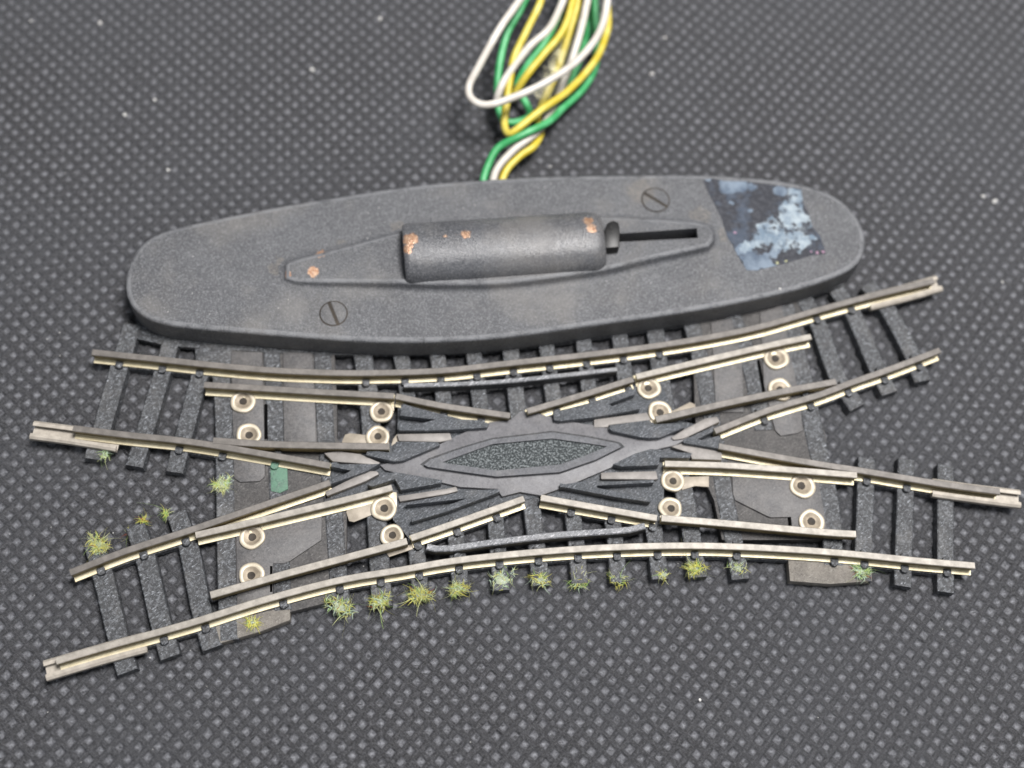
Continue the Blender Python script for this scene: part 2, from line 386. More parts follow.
# dark moulded frog pieces
SHADEP = plastic('moulding_shade', (0.02, 0.021, 0.023), (0.03, 0.032, 0.035), dust=(.12, .12, .13), dust_amt=.64)
WZ = 4.7
wing = [
 [(401, 405), (404, 403.5), (407, 405), (440, 413.5), (462, 419), (478, 420), (489, 423), (487, 427.5), (455, 429.5), (430, 430.5), (399, 430.5), (399, 424.5), (420, 423.5), (435, 419.5), (400, 415.5)],
 [(553, 412), (557, 409), (561, 410), (590, 402.5), (617, 393.5), (634, 388.5), (635, 394), (609, 404), (612, 406), (632, 401), (641, 405), (640, 409), (622, 412.5), (592, 417.5), (560, 421), (554, 420)],
 [(406, 502.5), (430, 498), (467, 490.5), (497, 489), (500, 491.5), (496, 493.5), (470, 503), (447, 511.5), (412, 522), (411, 518), (447, 505.5), (466, 498.5), (447, 500.5), (406, 505)],
 [(560, 483), (566, 484), (592, 479.5), (601, 482), (654, 479.5), (654, 482.5), (597, 485.5), (597, 487.5), (620, 492.5), (652, 499), (650, 502), (615, 497), (566, 487.5), (560, 487)],
 [(396, 441.5), (438, 442), (440, 445), (403, 460.5), (394, 461.5), (366, 455), (367, 451.5), (376, 451), (392, 452.5)],
 [(367, 484.5), (385, 473), (396, 472), (442, 480), (441, 483), (401, 490), (395, 479), (372, 486.5)],
 [(609, 428), (610, 425), (648, 420), (655, 424), (680, 423), (685, 427), (660, 437.5), (650, 438), (640, 437), (612, 431)],
 [(613, 464), (635, 453.5), (650, 449), (661, 449.5), (660, 457), (659, 465), (622, 466.5)],
 [(660, 451), (692, 453), (690, 458), (660, 457.5)],
 [(331, 462.5), (336, 462), (340, 464), (372, 464), (380, 463.5), (368, 470.5), (331, 484), (331, 480.5), (351, 470.5), (331, 466.5)],
 [(683, 440), (712, 427), (714, 431), (698, 439), (702, 440), (719, 435.5), (719, 448.5), (684, 443)],
]
for i, px in enumerate(wing): base('wing_block', px, WZ+.02*i, MT['frog'], 2.4-.015*i, 0.09)
# metal / worn strips in the flangeways
strip = [
 ([(397, 434), (450, 433), (452, 439.5), (440, 442), (399, 441)], 3.6), ([(594, 419.5), (647, 412.5), (651, 420), (609, 425), (608, 427), (594, 427.5)], 3.6),
 ([(398, 496), (447, 488.5), (456, 486.5), (458, 491), (447, 494), (400, 501.5)], 3.6), ([(601, 472.5), (656, 471), (658, 479), (654, 479.5), (601, 479)], 3.6),
 ([(324, 453), (338, 451), (360, 454), (380, 462.5), (378, 465), (333, 461.5)], 3.8), ([(325, 492), (344, 482), (368, 471), (377, 471), (379, 474), (366, 481), (327, 496)], 3.8),
 ([(671, 437.5), (683, 430), (705, 418.5), (717, 416.5), (720, 421.5), (684, 438.5), (674, 440)], 3.8), ([(671, 446.5), (681, 443.5), (722, 452), (722, 460), (692, 459), (690, 453)], 3.8)]
for i, (px, z) in enumerate(strip): base('contact_strip', px, z+.01*i, MT['strip'], 2.45-.01*i, 0.1)
base('flangeway_floor', [(380, 465), (404, 459), (440, 444), (470, 429.5), (490, 422), (511, 419.5), (520, 412), (533, 411), (556, 419), (600, 426.5), (650, 437), (676, 435), (690, 437), (676, 445), (650, 451), (610, 468), (570, 485), (541, 495.5), (520, 492), (502, 496.5), (497, 489), (460, 487), (440, 482), (400, 474), (385, 470)], 3.4, MT['worn'], 2.5)
GRV = [(420, 464.5), (429, 458), (459, 447.6), (491.5, 438), (552, 430.8), (589, 436), (620, 442.3), (625, 447), (597, 460.8), (561, 473.6), (497, 478.2), (459, 473), (426, 468)]
base('groove_shade', GRV, 3.415, SHADEP, 3.2, 0)  # thin dark sheet on the floor; shade of a groove, nothing cut
# lens-shaped island with a pitted floor
OUT = [(424, 464.5), (431, 459.5), (460, 449), (492, 439.5), (552, 432.3), (588, 437.5), (618, 443.5), (621, 447), (596, 459.5), (560, 472), (497, 476.5), (460, 471.5), (428, 466.8)]
INN = [(443, 462), (452, 458.7), (468, 452.8), (492.5, 444), (552, 438.4), (588, 443.3), (607, 446.3), (604, 448), (584, 456), (560, 464.5), (497, 470.5), (466, 466.0), (446, 463.2)]
zt, zb, zf = 4.4, 3.3, 3.9
n = len(OUT); Vv = [W(p, zt) for p in OUT]+[W(p, zt) for p in INN]
Vv += [np.array([p[0], p[1], zb]) for p in Vv[:n]]+[np.array([p[0], p[1], zf]) for p in Vv[n:2*n]]
Fc = []; mi = []
for i in range(n):
    j = (i+1) % n
    Fc += [[i, j, n+j, n+i], [i, 2*n+i, 2*n+j, j], [n+i, n+j, 3*n+j, 3*n+i]]; mi += [0, 0, 0]
Fc.append(list(range(3*n, 4*n))); mi.append(1)
isl = fix(add_mesh('frog_island', Vv, Fc, [MT['border'], MT['pitted']], TR, mi))

# rails
def rail_prof(foot=1.3, head=0.68, z0=ZF, z1=ZR):
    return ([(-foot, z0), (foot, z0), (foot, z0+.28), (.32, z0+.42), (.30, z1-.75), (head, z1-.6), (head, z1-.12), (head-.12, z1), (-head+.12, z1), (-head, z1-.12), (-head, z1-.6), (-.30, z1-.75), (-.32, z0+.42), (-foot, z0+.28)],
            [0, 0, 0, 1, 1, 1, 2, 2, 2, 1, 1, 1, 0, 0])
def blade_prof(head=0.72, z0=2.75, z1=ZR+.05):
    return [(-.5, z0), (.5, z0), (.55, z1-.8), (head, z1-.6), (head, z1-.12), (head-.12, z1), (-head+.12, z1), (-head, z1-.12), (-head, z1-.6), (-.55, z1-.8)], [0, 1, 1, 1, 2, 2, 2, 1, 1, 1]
RAILS = {
 'top': [(92, 352), (150, 358), (200, 363.5), (265, 369.5), (315, 372), (365, 372.8), (440, 370.5), (505, 363.5), (570, 356.5), (632, 349), (695, 339.5), (745, 330), (768, 324.5), (818, 310), (868, 296.5), (934, 280.5)],
 'ul_a': [(204, 384.5), (252, 387.5), (315, 391.5), (394, 395.8)], 'ul_b': [(396, 396), (442, 405.5), (510, 415.5)],
 'ur_b': [(527.5, 411), (580, 395.5), (633, 379)], 'ur_a': [(636.5, 376.5), (695, 362.5), (770, 345), (811, 336.5)],
 'r_c': [(715, 431), (770, 409.5), (820, 394.5), (850, 383), (893, 368), (940, 350)],
 'l_b': [(73, 428), (125, 434.5), (190, 441.5), (265, 454), (330, 465.5)],
 'l_c': [(70, 572.5), (125, 551), (187, 531), (250, 509.5), (330, 482.5)],
 'll_a': [(195.5, 535), (265, 519), (340, 501), (392, 487.5)], 'll_b': [(411, 538), (455, 523), (524, 498.5)],
 'bottom': [(56, 661), (100, 648), (190, 623), (265, 599.5), (340, 580), (400, 570), (455, 560.5), (530, 552.5), (605, 547.5), (690, 545.5), (768, 548), (843, 553), (918, 560.5), (975, 565.5)],
 'lr_b': [(541, 497.5), (600, 508), (657, 518)], 'lr_a': [(665, 463.5), (720, 465), (768, 468), (820, 472), (857, 475)],
 'r_b': [(719, 446), (768, 455), (820, 464), (868, 471.5), (943, 484), (1000, 491.5)],
}
SHEEN_RAILS = {'ll_a', 'll_b', 'bottom', 'lr_b', 'lr_a', 'ur_a'}
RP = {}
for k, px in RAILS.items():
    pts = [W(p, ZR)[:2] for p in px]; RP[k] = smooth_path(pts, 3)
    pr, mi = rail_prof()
    o = sweep('rail', RP[k], pr, [MT['rail'], MT['web'], MT['sheen_head'] if k in SHEEN_RAILS else MT['head']], TR, mi)
    RAILS[k] = o
    # moulded web that carries the rail between sleepers
    if k in ('top', 'r_c', 'l_b', 'l_c', 'bottom', 'lr_b', 'll_b', 'r_b', 'ul_b', 'ur_b'):
        a = RP[k]; zb_ = ZS-.13-.017*len(RP)
        if k in ('l_b',): a = a[6:]
        sweep('rail_bed', a[1:-1] if k != 'l_b' else a, [(-1.55, .7), (1.55, .7), (1.45, zb_), (-1.45, zb_)], MT['sleeper'], TR)
BL = {'ul': [(213, 440.5), (250, 443), (290, 444.8), (389, 446.5)], 'ur': [(656, 419.5), (720, 404.5), (782, 391.5), (836, 381.5)],
      'll': [(210.5, 595), (290, 572.5), (365, 552.5), (407, 541)], 'lr': [(661.5, 518), (720, 522.8), (820, 531.8), (856, 534)]}
for k, px in BL.items():
    pts = smooth_path([W(p, ZR)[:2] for p in px], 3); pr, mi = blade_prof()
    sweep('point_blade', pts, pr, [MT['rail'], MT['web'], MT['sheen_head'] if k in ('ll', 'lr') else MT['head']], TR, mi)

# rail joiners: folded sleeves on the foot of four rails
def joiner(rail, px):
    P = smooth_path([W(p, 2.6)[:2] for p in px], 2)
    prof = [(-1.75, 2.15), (1.75, 2.15), (1.98, 2.5), (1.95, 3.35), (1.5, 3.7), (.82, 3.6), (.82, 3.3), (1.4, 3.2), (1.5, 2.42), (-1.5, 2.42), (-1.4, 3.2), (-.82, 3.3), (-.82, 3.6), (-1.5, 3.7), (-1.95, 3.35), (-1.98, 2.5)]
    sweep('rail_joiner', P, prof, MT['joiner'], RAILS[rail], smooth=True)
joiner('l_b', [(33, 431), (75, 436.5), (119, 443.5)])
joiner('bottom', [(46, 671.5), (100, 655.5), (146, 643)])
joiner('r_b', [(931, 488.5), (970, 494), (1019, 500)])
joiner('top', [(867, 303.5), (905, 294), (938, 284.5)])

# moulded clips wherever a rail crosses a sleeper
def seg_hit(P, Q):
    for i in range(len(P)-1):
        for j in range(len(Q)-1):
            p, r = P[i], P[i+1]-P[i]; q, s = Q[j], Q[j+1]-Q[j]
            d = r[0]*s[1]-r[1]*s[0]
            if abs(d) < 1e-9: continue
            t = ((q-p)[0]*s[1]-(q-p)[1]*s[0])/d; u = ((q-p)[0]*r[1]-(q-p)[1]*r[0])/d
            if 0 <= t <= 1 and 0 <= u <= 1: return p+r*t, r/np.linalg.norm(r)
def clip(o, c, d, side, green=False):
    nrm = np.array([-d[1], d[0]]); nrm = nrm if nrm[1]*side > 0 else -nrm
    w = .78; pts = []
    for a, b in ((-w, .55), (w, .55), (w, 1.6), (w*.7, 2.0), (0, 2.15), (-w*.7, 2.0), (-w, 1.6)):
        pts.append(c+d*a+nrm*b)
    k = prism_w('rail_clip', pts, 3.25, 2.2, MT['sleeper'], o, 0.16)
    if green: k.data.materials[0] = MT['green']
SKIP = {('l_b', 0), ('l_b', 1), ('l_b', 5), ('top', 20), ('bottom', 24), ('r_b', 23), ('r_b', 16), ('r_b', 17), ('bottom', 3), ('l_c', 3), ('l_c', 4), ('l_c', 5)}
SKIP |= {('top', q) for q in (3, 4, 5, 15, 16, 17)}
for k in ('top', 'l_b', 'l_c', 'bottom', 'r_b', 'r_c', 'ul_b', 'ur_b', 'll_b', 'lr_b'):
    for i, P in enumerate(SLW):
        if (k, i) in SKIP: continue
        if k in ('ul_b', 'ur_b', 'll_b', 'lr_b') and not 7 <= i <= 13: continue
        h = seg_hit(RP[k], P)
        if h is None: continue
        clip(sleepers[i], h[0], h[1], -1, k == 'l_b' and i == 4)
        if k != 'top': clip(sleepers[i], h[0], h[1], 1)
base('cross_tie', [(270, 463), (287, 463), (288, 489), (280, 493), (271, 491)], 2.6, MT['green'], 1.0)['label'] = 'green stained sleeper end between two rails'

# eyelet rivets
RV = [(243, 401, 12.6), (381.5, 411, 12), (248.5, 434.5, 12.5), (377.5, 436.5, 12), (251.8, 536.5, 13), (383.7, 508, 13), (251.5, 574.5, 13), (392, 535.5, 12),
      (649, 387.5, 12), (776.5, 357.5, 12.6), (660, 411.5, 12), (780.5, 389, 12.3), (673, 480, 12), (803, 485.5, 13), (670.5, 508, 12), (812, 521.5, 13)]
for x, y, r in RV:
    c = W((x, y), 3.1); R = np.linalg.norm(W((x+r, y), 3.1)-c)
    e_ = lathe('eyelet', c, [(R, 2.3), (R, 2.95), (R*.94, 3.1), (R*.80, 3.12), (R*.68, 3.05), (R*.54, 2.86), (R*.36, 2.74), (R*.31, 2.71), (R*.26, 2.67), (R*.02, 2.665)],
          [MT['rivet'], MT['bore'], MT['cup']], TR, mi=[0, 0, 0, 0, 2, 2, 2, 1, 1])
    jx, jy, tx, ty, ph = random.gauss(0, .10), random.gauss(0, .10), random.gauss(0, .035), random.gauss(0, .035), random.uniform(0, 6.28)
    for v in e_.data.vertices:
        q = v.co/S-Vector((c[0], c[1], 0)); rr = math.hypot(q.x, q.y); a_ = math.atan2(q.y, q.x); k = max(0, 1-rr/R)
        wob = 1+.025*math.sin(3*a_+ph)+.02*math.sin(5*a_+2*ph)
        v.co.x += (jx*k*2+q.x*(wob-1))*S; v.co.y += (jy*k*2+q.y*(wob-1))*S; v.co.z += (tx*q.x+ty*q.y+.05*math.sin(2*a_+ph)*(rr/R))*S*(1 if rr > .5*R else .3)
tabs = [[(342, 441), (345, 434.5), (350, 433), (367, 435), (376, 430), (389, 431), (389, 446), (342, 447)], [(672, 411), (690, 402), (695, 404), (696, 409), (673, 418)],
        [(346, 512), (349, 521), (354, 522), (374, 514), (376, 503), (350, 505)], [(680, 477), (709, 476), (709, 487), (695, 486), (682, 490)],
        [(386, 552), (412, 544), (413, 549), (389, 557)], [(393, 439), (397, 434), (399, 441), (391, 446)], [(338, 455), (342, 450), (362, 453), (360, 458), (340, 458)]]
for i, px in enumerate(tabs): base('contact_tab', px, 2.63+.004*i, MT['tab'], 2.3, 0.08)
# square ends that join the eyelets to their rails
for a, b in (((383, 396), (394, 411)), ((379, 437), (389, 449)), ((383, 492), (397, 509)), ((392, 534), (403, 546)), ((637, 376), (651, 388)), ((649, 411), (660, 424)), ((663, 466), (676, 481)), ((660, 507), (672, 521)),
             ((237, 388), (250, 402)), ((241, 434), (254, 446)), ((245, 521), (260, 537)), ((244, 574), (262, 586)), ((770, 344), (784, 358)), ((773, 389), (791, 395)), ((797, 472), (812, 486)), ((804, 521), (820, 534))):
    base('eyelet_lug', [a, (b[0], a[1]), b, (a[0], b[1])], 2.61, MT['rivet'], 2.4, 0.08)

# check rails
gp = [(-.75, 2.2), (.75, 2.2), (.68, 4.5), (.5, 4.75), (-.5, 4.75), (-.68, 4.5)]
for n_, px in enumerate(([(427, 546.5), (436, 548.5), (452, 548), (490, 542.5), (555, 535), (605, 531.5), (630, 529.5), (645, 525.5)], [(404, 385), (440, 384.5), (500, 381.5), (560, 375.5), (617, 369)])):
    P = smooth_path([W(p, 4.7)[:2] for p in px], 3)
    sweep('check_rail', P, gp if n_ == 0 else [(x*.75, z) for x, z in gp], [MT['guard'], SHADEP], TR, [1, 1, 0, 0, 0, 1])  # side walls coloured dark for their shade, top left lighter

# ------------------------------------------------------------------ the point motor
PM = root('point_motor', (0, 0, 0), 'long dark grey point motor housing with a rounded coil cover, behind the track', 'point motor')
ZC = 8.6
OUTL = [(127, 297), (127, 280), (131, 262), (137, 250), (150, 238.5), (182, 228), (275, 209), (350, 197), (410, 188), (479, 182.5), (547, 178.5), (625, 177), (700, 176.5), (770, 181), (805, 187), (834, 197), (851, 212), (863, 231), (865, 250), (855, 265), (801, 286), (705, 306.5), (580, 324), (500, 334.5), (430, 339), (360, 338.5), (287, 333.5), (200, 326.5), (162, 322), (145, 316), (132, 307)]
chips = [((320, 250), 1.6), ((313, 271), 1.2), ((287, 273), .9), ((304, 252), .35), ((411, 241), 1.3), ((408, 250), .9), ((446, 237), .5), ((466, 236), .9), ((458, 237), .4), ((588, 222), .9), ((591, 230), 1.0)]
def case_mat(name, pts=None, hi=0.0, edge_hl=0, stain=None):
    t = NT(name)
    fine = t.noise(3.2, 3, 0.7)
    c = t.mix(t.ramp(t.noise(0.08, 4), 0.35, 0.65), (0.056, 0.058, 0.064), (0.076, 0.079, 0.086))
    c = t.mix(t.ramp(fine, 0.46, 0.70), c, (0.17, 0.172, 0.18))
    c = t.mix(t.math('MULTIPLY', t.ramp(fine, .46, .32), .6), c, (.03, .031, .034))
    c = t.mix(t.math('MULTIPLY', t.ramp(t.noise(0.05, 5, 0.65), 0.48, 0.7), 0.42), c, (0.19, 0.18, 0.168))
    if stain: c = t.mix(t.math('MULTIPLY', t.math('MULTIPLY', t.spots(stain, 1.6, .5), t.ramp(fine, .35, .65)), .5), c, (.15, .128, .10))
    if edge_hl: c = t.mix(t.math('MULTIPLY', t.ramp(t.noise(.35, 4, .7), .3, .6), .6), c, (.19, .195, .205))  # lighter tone for a painted highlight
    if pts:
        k = t.math('MULTIPLY', t.spots(pts, 0.9, 1.1), t.ramp(t.noise(.9, 6, .8), .30, .40))
        c = t.mix(k, c, t.mix(t.ramp(t.noise(1.6, 3), .35, .65), (0.34, 0.18, 0.105), (0.50, 0.34, 0.235))); t.set(Metallic=t.math('MULTIPLY', k, 0.5))
    t.base(c); t.bump(fine, 0.8 if hi < .1 else .45, 0.22); t.bump(t.noise(5.0, 2), 0.25, 0.08)
    smear = t.ramp(t.noise(0.09, 6, 0.7, dist=1.2), .4, .62)
    return t.set(Roughness=t.math('ADD', t.math('ADD', 0.28-hi, t.math('MULTIPLY', t.noise(0.7, 4), 0.16)), t.math('MULTIPLY', smear, .16)))
ZP = ZC+2.1
STAIN = [(W(p, ZC), r) for p, r in (((277, 268), 1.5), ((279, 260), 1.0), ((397, 227), 1.6), ((340, 243), 1.2), ((720, 236), 1.6), ((700, 215), 2.2), ((640, 192), 3.0))]
MT['case'] = case_mat('housing_enamel', stain=STAIN); MT['edge'] = case_mat('housing_enamel_edge_highlight', edge_hl=1)  # second enamel carries the bevel's edge highlight in its colour
MT['plat'] = case_mat('housing_enamel_chipped', [(W(p, ZC+1.5), r) for p, r in chips[:4]])
MT['coil'] = case_mat('coil_cover_enamel', [(W(p, ZC+5.6), r*1.2) for p, r in chips[4:]], 0.14)

def offset_ring(P, d):
    n = len(P); out = []
    for i in range(n):
        t = P[(i+1) % n]-P[i-1]; t /= np.linalg.norm(t); out.append(P[i]+np.array([t[1], -t[0]])*d)
    return out
ring = smooth_path([W(p, ZC)[:2] for p in OUTL], 1.6, True)
for _ in range(6): ring = [ring[i]*.5+(ring[i-1]+ring[(i+1) % len(ring)])*.25 for i in range(len(ring))]
_c = sum(ring)/len(ring); ring = [_c+(p-_c)*(1+.35/np.linalg.norm(p-_c)) for p in ring]
ar = sum(ring[i-1][0]*ring[i][1]-ring[i][0]*ring[i-1][1] for i in range(len(ring)))
sgn = 1 if ar > 0 else -1
def loft(name, ring, layers, m, parent, lm=None):
    V = []; n = len(ring); Fc = []
    for d, z in layers: V += [(p[0], p[1], z) for p in offset_ring(ring, d*sgn)]
    for i in range(len(layers)-1):
        for j in range(n): Fc.append([i*n+j, i*n+(j+1) % n, (i+1)*n+(j+1) % n, (i+1)*n+j])
    Fc += [list(range(n-1, -1, -1)), list(range((len(layers)-1)*n, len(layers)*n))]
    mi = [(lm[i] if lm else 0) for i in range(len(layers)-1) for j in range(n)]+[0, 0]
    o = fix(add_mesh(name, V, Fc, m, parent, mi), 0, smooth=True)
    return o
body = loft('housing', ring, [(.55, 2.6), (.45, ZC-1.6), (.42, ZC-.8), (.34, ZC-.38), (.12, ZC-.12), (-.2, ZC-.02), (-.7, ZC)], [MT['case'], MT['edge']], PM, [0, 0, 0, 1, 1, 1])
loft('underside', ring, [(-3.5, 0.05), (-3.0, 2.65)], MT['case'], PM)

# raised platform with the slot cut through it
PLAT = [(285, 276), (285, 262), (289, 258.5), (340, 246), (401, 231), (440, 222.5), (520, 218.5), (600, 216), (660, 218.5), (700, 222), (711, 226), (714, 232), (714, 240), (709, 246), (650, 259), (604, 270), (550, 278), (500, 283.5), (440, 284.5), (400, 283), (345, 281.5), (295, 279.5)]
pr_ = [W(p, ZP)[:2] for p in PLAT]
pr_ = smooth_path(pr_, 2.5, True)
_a = sum(pr_[i-1][0]*pr_[i][1]-pr_[i][0]*pr_[i-1][1] for i in range(len(pr_))); _sg = sgn; sgn = 1 if _a > 0 else -1
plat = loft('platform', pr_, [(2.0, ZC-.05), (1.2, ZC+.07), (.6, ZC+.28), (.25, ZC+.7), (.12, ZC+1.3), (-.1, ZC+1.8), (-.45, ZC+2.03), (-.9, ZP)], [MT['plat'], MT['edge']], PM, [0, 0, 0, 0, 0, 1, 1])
sgn = _sg
for v in plat.data.vertices:                                  # the left fairing falls away towards its tip
    t_ = (v.co.x/S-W((285, 270), ZP)[0])/(W((400, 260), ZP)[0]-W((285, 270), ZP)[0])
    if t_ < 1 and v.co.z/S > ZC+.1: v.co.z = (ZC+.1+(v.co.z/S-ZC-.1)*(.5+.5*max(0, t_)))*S
def boolean(o, px, z0, z1):
    cut = prism('cutter', px, z1, z0, MT['bore'], None, 0)
    for q, zz in zip(cut.data.vertices, [0]*0): pass
    md = o.modifiers.new('b', 'BOOLEAN'); md.operation = 'DIFFERENCE'; md.object = cut; md.solver = 'EXACT'
    dg = bpy.context.evaluated_depsgraph_get()
    me = bpy.data.meshes.new_from_object(o.evaluated_get(dg)); o.modifiers.clear(); o.data = me
    bpy.data.objects.remove(cut)
    me.polygons.foreach_set('use_smooth', np.ones(len(me.polygons), dtype=bool)); me.set_sharp_from_angle(angle=math.radians(40))
SLOT = [(612, 234), (640, 232.2), (697, 228.2), (698, 238), (640, 241), (612, 242.5)]
boolean(plat, SLOT, ZC-3, ZP)
for v in ():
    pass
boolean(body, SLOT, ZC-4, ZP)
# knob in the slot
_t = NT('black_lever'); _t.base(_t.mix(_t.ramp(_t.noise(2, 3), .5, .7), (.006, .006, .006), (.022, .02, .019))); LEV = _t.set(Roughness=.45)
K = [(605, 246), (604.5, 228), (607, 221), (613, 218), (619, 220.5), (620, 229), (619.5, 245)]
kb = prism('lever_knob', [(x, y+2) for x, y in K], ZP+2.6, ZC-1.5, LEV, PM, 0.3)
# coil cover: half cylinder with rounded ends
def coil():
    a0, a1 = W((404, 227), ZC+1)[:2], W((404, 286), ZC+1)[:2]
    b0, b1 = W((601, 213), ZC+1)[:2], W((604, 274), ZC+1)[:2]
    A, B = (a0+a1)/2, (b0+b1)/2
    hw = (np.linalg.norm(a0-a1)+np.linalg.norm(b0-b1))/4*0.99
    d = (B-A)/np.linalg.norm(B-A); L = np.linalg.norm(B-A); nr = np.array([-d[1], d[0]])
    V = []; Fc = []; seg = 28
    ts = [(0, .93), (.25, .965), (.7, .99), (1.2, 1)]+[(x, 1) for x in np.linspace(3, L-3.2, 14)]+[(L-2.6, .998), (L-1.9, .985), (L-1.2, .955), (L-.6, .91), (L-.2, .85), (L, .78)]
    zb = ZC+.3; hh = 5.9
    for x, s in ts:
        for j in range(seg+1):
            t = math.pi*j/seg; cy, cz = math.cos(t), math.sin(t)
            cy = math.copysign(abs(cy)**0.9, cy); cz = cz**0.85
            q = A+d*x+nr*hw*s*cy; V.append((q[0], q[1], zb+hh*s*cz))
    k = seg+1
    for i in range(len(ts)-1):
        for j in range(seg): Fc.append([i*k+j, i*k+j+1, (i+1)*k+j+1, (i+1)*k+j])
        Fc.append([i*k+seg, i*k, (i+1)*k, (i+1)*k+seg])
    Fc += [list(range(k)), list(range((len(ts)-1)*k, len(ts)*k))]
    fix(add_mesh('coil_cover', V, Fc, MT['coil'], PM), 0, smooth=True)
coil()
# slotted screws, flush with the housing
for x, y, r, ang in ((655.5, 200, 13, (643, 192, 668, 207)), (333.5, 313.5, 13, (330, 305, 337, 322))):
    c = W((x, y), ZC)[:2]; R = np.linalg.norm(W((x+r, y), ZC)[:2]-c)
    a = W(ang[:2], ZC)[:2]; b = W(ang[2:], ZC)[:2]; d = (b-a)/np.linalg.norm(b-a); nr = np.array([-d[1], d[0]])
    sc = lathe('screw', c, [(R*1.10, ZC-.4), (R*1.10, ZC+.012), (R*1.0, ZC+.014)], MT['bore'], PM)
    for s in (-1, 1):
        pts = []
        a0 = math.asin(0.13)
        for i in range(19):
            t = a0+(math.pi-2*a0)*i/18
            pts.append(c+d*math.cos(t)*R+nr*s*math.sin(t)*R)
        prism_w('screw_head', pts, ZC+.16, ZC-.2, MT['case'], sc, 0.08)
# torn label: glue and paper residue
def label_mat():
    t = NT('label_residue'); 
    def sp(pts, w=3.4, sc=0.5): return t.spots([(W(p, ZC), r*.66) for p, r in pts], w*.8, sc)
    big = sp([((772, 232), 5.0), ((790, 212), 4.0), ((796, 195), 3.4), ((780, 240), 4.2), ((803, 240), 3.8), ((798, 222), 4.4), ((760, 240), 3.2), ((748, 246), 2.6)])
    low = sp([((753, 262), 4.0), ((765, 263), 3.2), ((742, 250), 2.0), ((775, 252), 2.2)])
    top = sp([((728, 186), 3.0), ((740, 185), 2.6), ((752, 187), 1.6), ((780, 191), 2.0), ((732, 203), 1.0), ((749, 211), 1.0), ((707, 178), 1.4)], 1.4, .5)
    bl = t.noise(0.22, 5, 0.7)
    pale = t.mix(t.ramp(bl, 0.38, 0.62), (0.12, 0.165, 0.215), (0.30, 0.35, 0.385))
    blue = t.mix(t.ramp(bl, 0.35, 0.65), (0.075, 0.105, 0.15), (0.19, 0.24, 0.30))
    c = t.mix(t.ramp(t.noise(1.2, 4), .4, .7), (0.022, 0.024, 0.031), (0.05, 0.052, 0.062))
    c = t.mix(t.math('MULTIPLY', t.ramp(t.noise(.18, 4, .7), .5, .66), .4), c, (0.075, 0.105, 0.155))
    c = t.mix(t.math('MULTIPLY', low, .8), c, blue); c = t.mix(t.math('MULTIPLY', top, .8), c, blue)
    c = t.mix(t.math('MULTIPLY', big, t.ramp(t.noise(.42, 4, .7), .36, .50)), c, pale)
    c = t.mix(t.math('MULTIPLY', sp([((817, 253), .55), ((823, 252), .6), ((811, 252), .4), ((735, 233), .5)], .5, 1.2), .7), c, (.34, .20, .28))
    c = t.mix(t.math('MULTIPLY', sp([((777, 263), .6), ((786, 261), .5), ((815, 222), .6)], .5, 1.2), .7), c, (.36, .36, .20))
    t.base(c); t.bump(bl, .5, .2); t.b.inputs['Specular IOR Level'].default_value = .25
    return t.set(Roughness=0.6)
LB = [(703, 180), (714, 178.3), (724, 181), (745, 181.5), (770, 184.5), (790, 188), (801, 189), (803, 202), (809, 214), (812, 226), (820, 236), (824, 246), (826, 254), (812, 255), (800, 259), (787, 263), (770, 267), (757, 270.5), (747, 270), (740, 260), (733, 246), (727, 236), (722, 220), (715, 205), (708, 192)]
prism('label_residue', LB, ZC+.07, ZC-.05, label_mat(), PM, 0)['label'] = 'torn sticker residue with pale blue paper left'

# ------------------------------------------------------------------ wires
def wire_mat(name, c1, c2):
    t = NT(name); t.base(t.mix(t.ramp(t.noise(.25, 3), .35, .7), c1, c2)); t.bump(t.noise(1.5, 3), .15, .08)
    t.b.inputs['Subsurface Weight'].default_value = 0.0
    return t.set(Roughness=.42)
def wp(l): return [W((x, y), z) for x, y, z in l]
WR = .86
GREEN = [(484, 198, 4), (483, 183, 4.5), (487, 168, 5.5), (498, 148, 7), (522, 135, 8.5), (548, 122, 8), (563, 108, 5), (582, 90, 4), (594, 70, 4), (597, 50, 5), (596, 25, 7), (595, 0, 9),
         (592, -30, 13), (575, -55, 15), (550, -50, 15), (530, -10, 14), (519, 12, 13), (507, 34, 12), (500, 62, 10), (497.5, 88, 8), (499, 110, 6), (505, 121, 5.5), (517, 122, 5), (530, 115, 3.5), (524, 100, 3.5),
         (517, 86, 5), (527, 66, 8), (545, 42, 10), (557, 17, 11), (564, -4, 12), (575, -35, 10), (590, -30, 8), (590, 0, 5), (588, 30, 4), (580, 58, 3.5), (572, 80, 2.5), (568, 98, 1.5)]
YELLOW = [(502, 196, 3.5), (502, 181, 3.5), (508, 168, 4), (520, 156, 4.5), (534, 146, 5), (541, 132, 4), (538, 116, 3), (548, 92, 3), (560, 62, 4), (570, 30, 7), (578, 0, 9), (580, -40, 12), (560, -60, 16), (545, -30, 16),
          (541, 0, 15), (526, 32, 12.5), (514, 58, 10.5), (509, 85, 9), (506, 108, 7), (504.5, 125, 6), (509, 134, 7), (520, 127, 8), (541, 110, 8.5), (569, 90, 8), (594, 62, 7.5), (605, 38, 7), (608, 15, 8), (600, -40, 10),
          (580, -40, 12), (572, 4, 11), (562, 32, 10), (543, 55, 9), (527, 75, 7.5), (517, 90, 5), (512, 100, 3)]
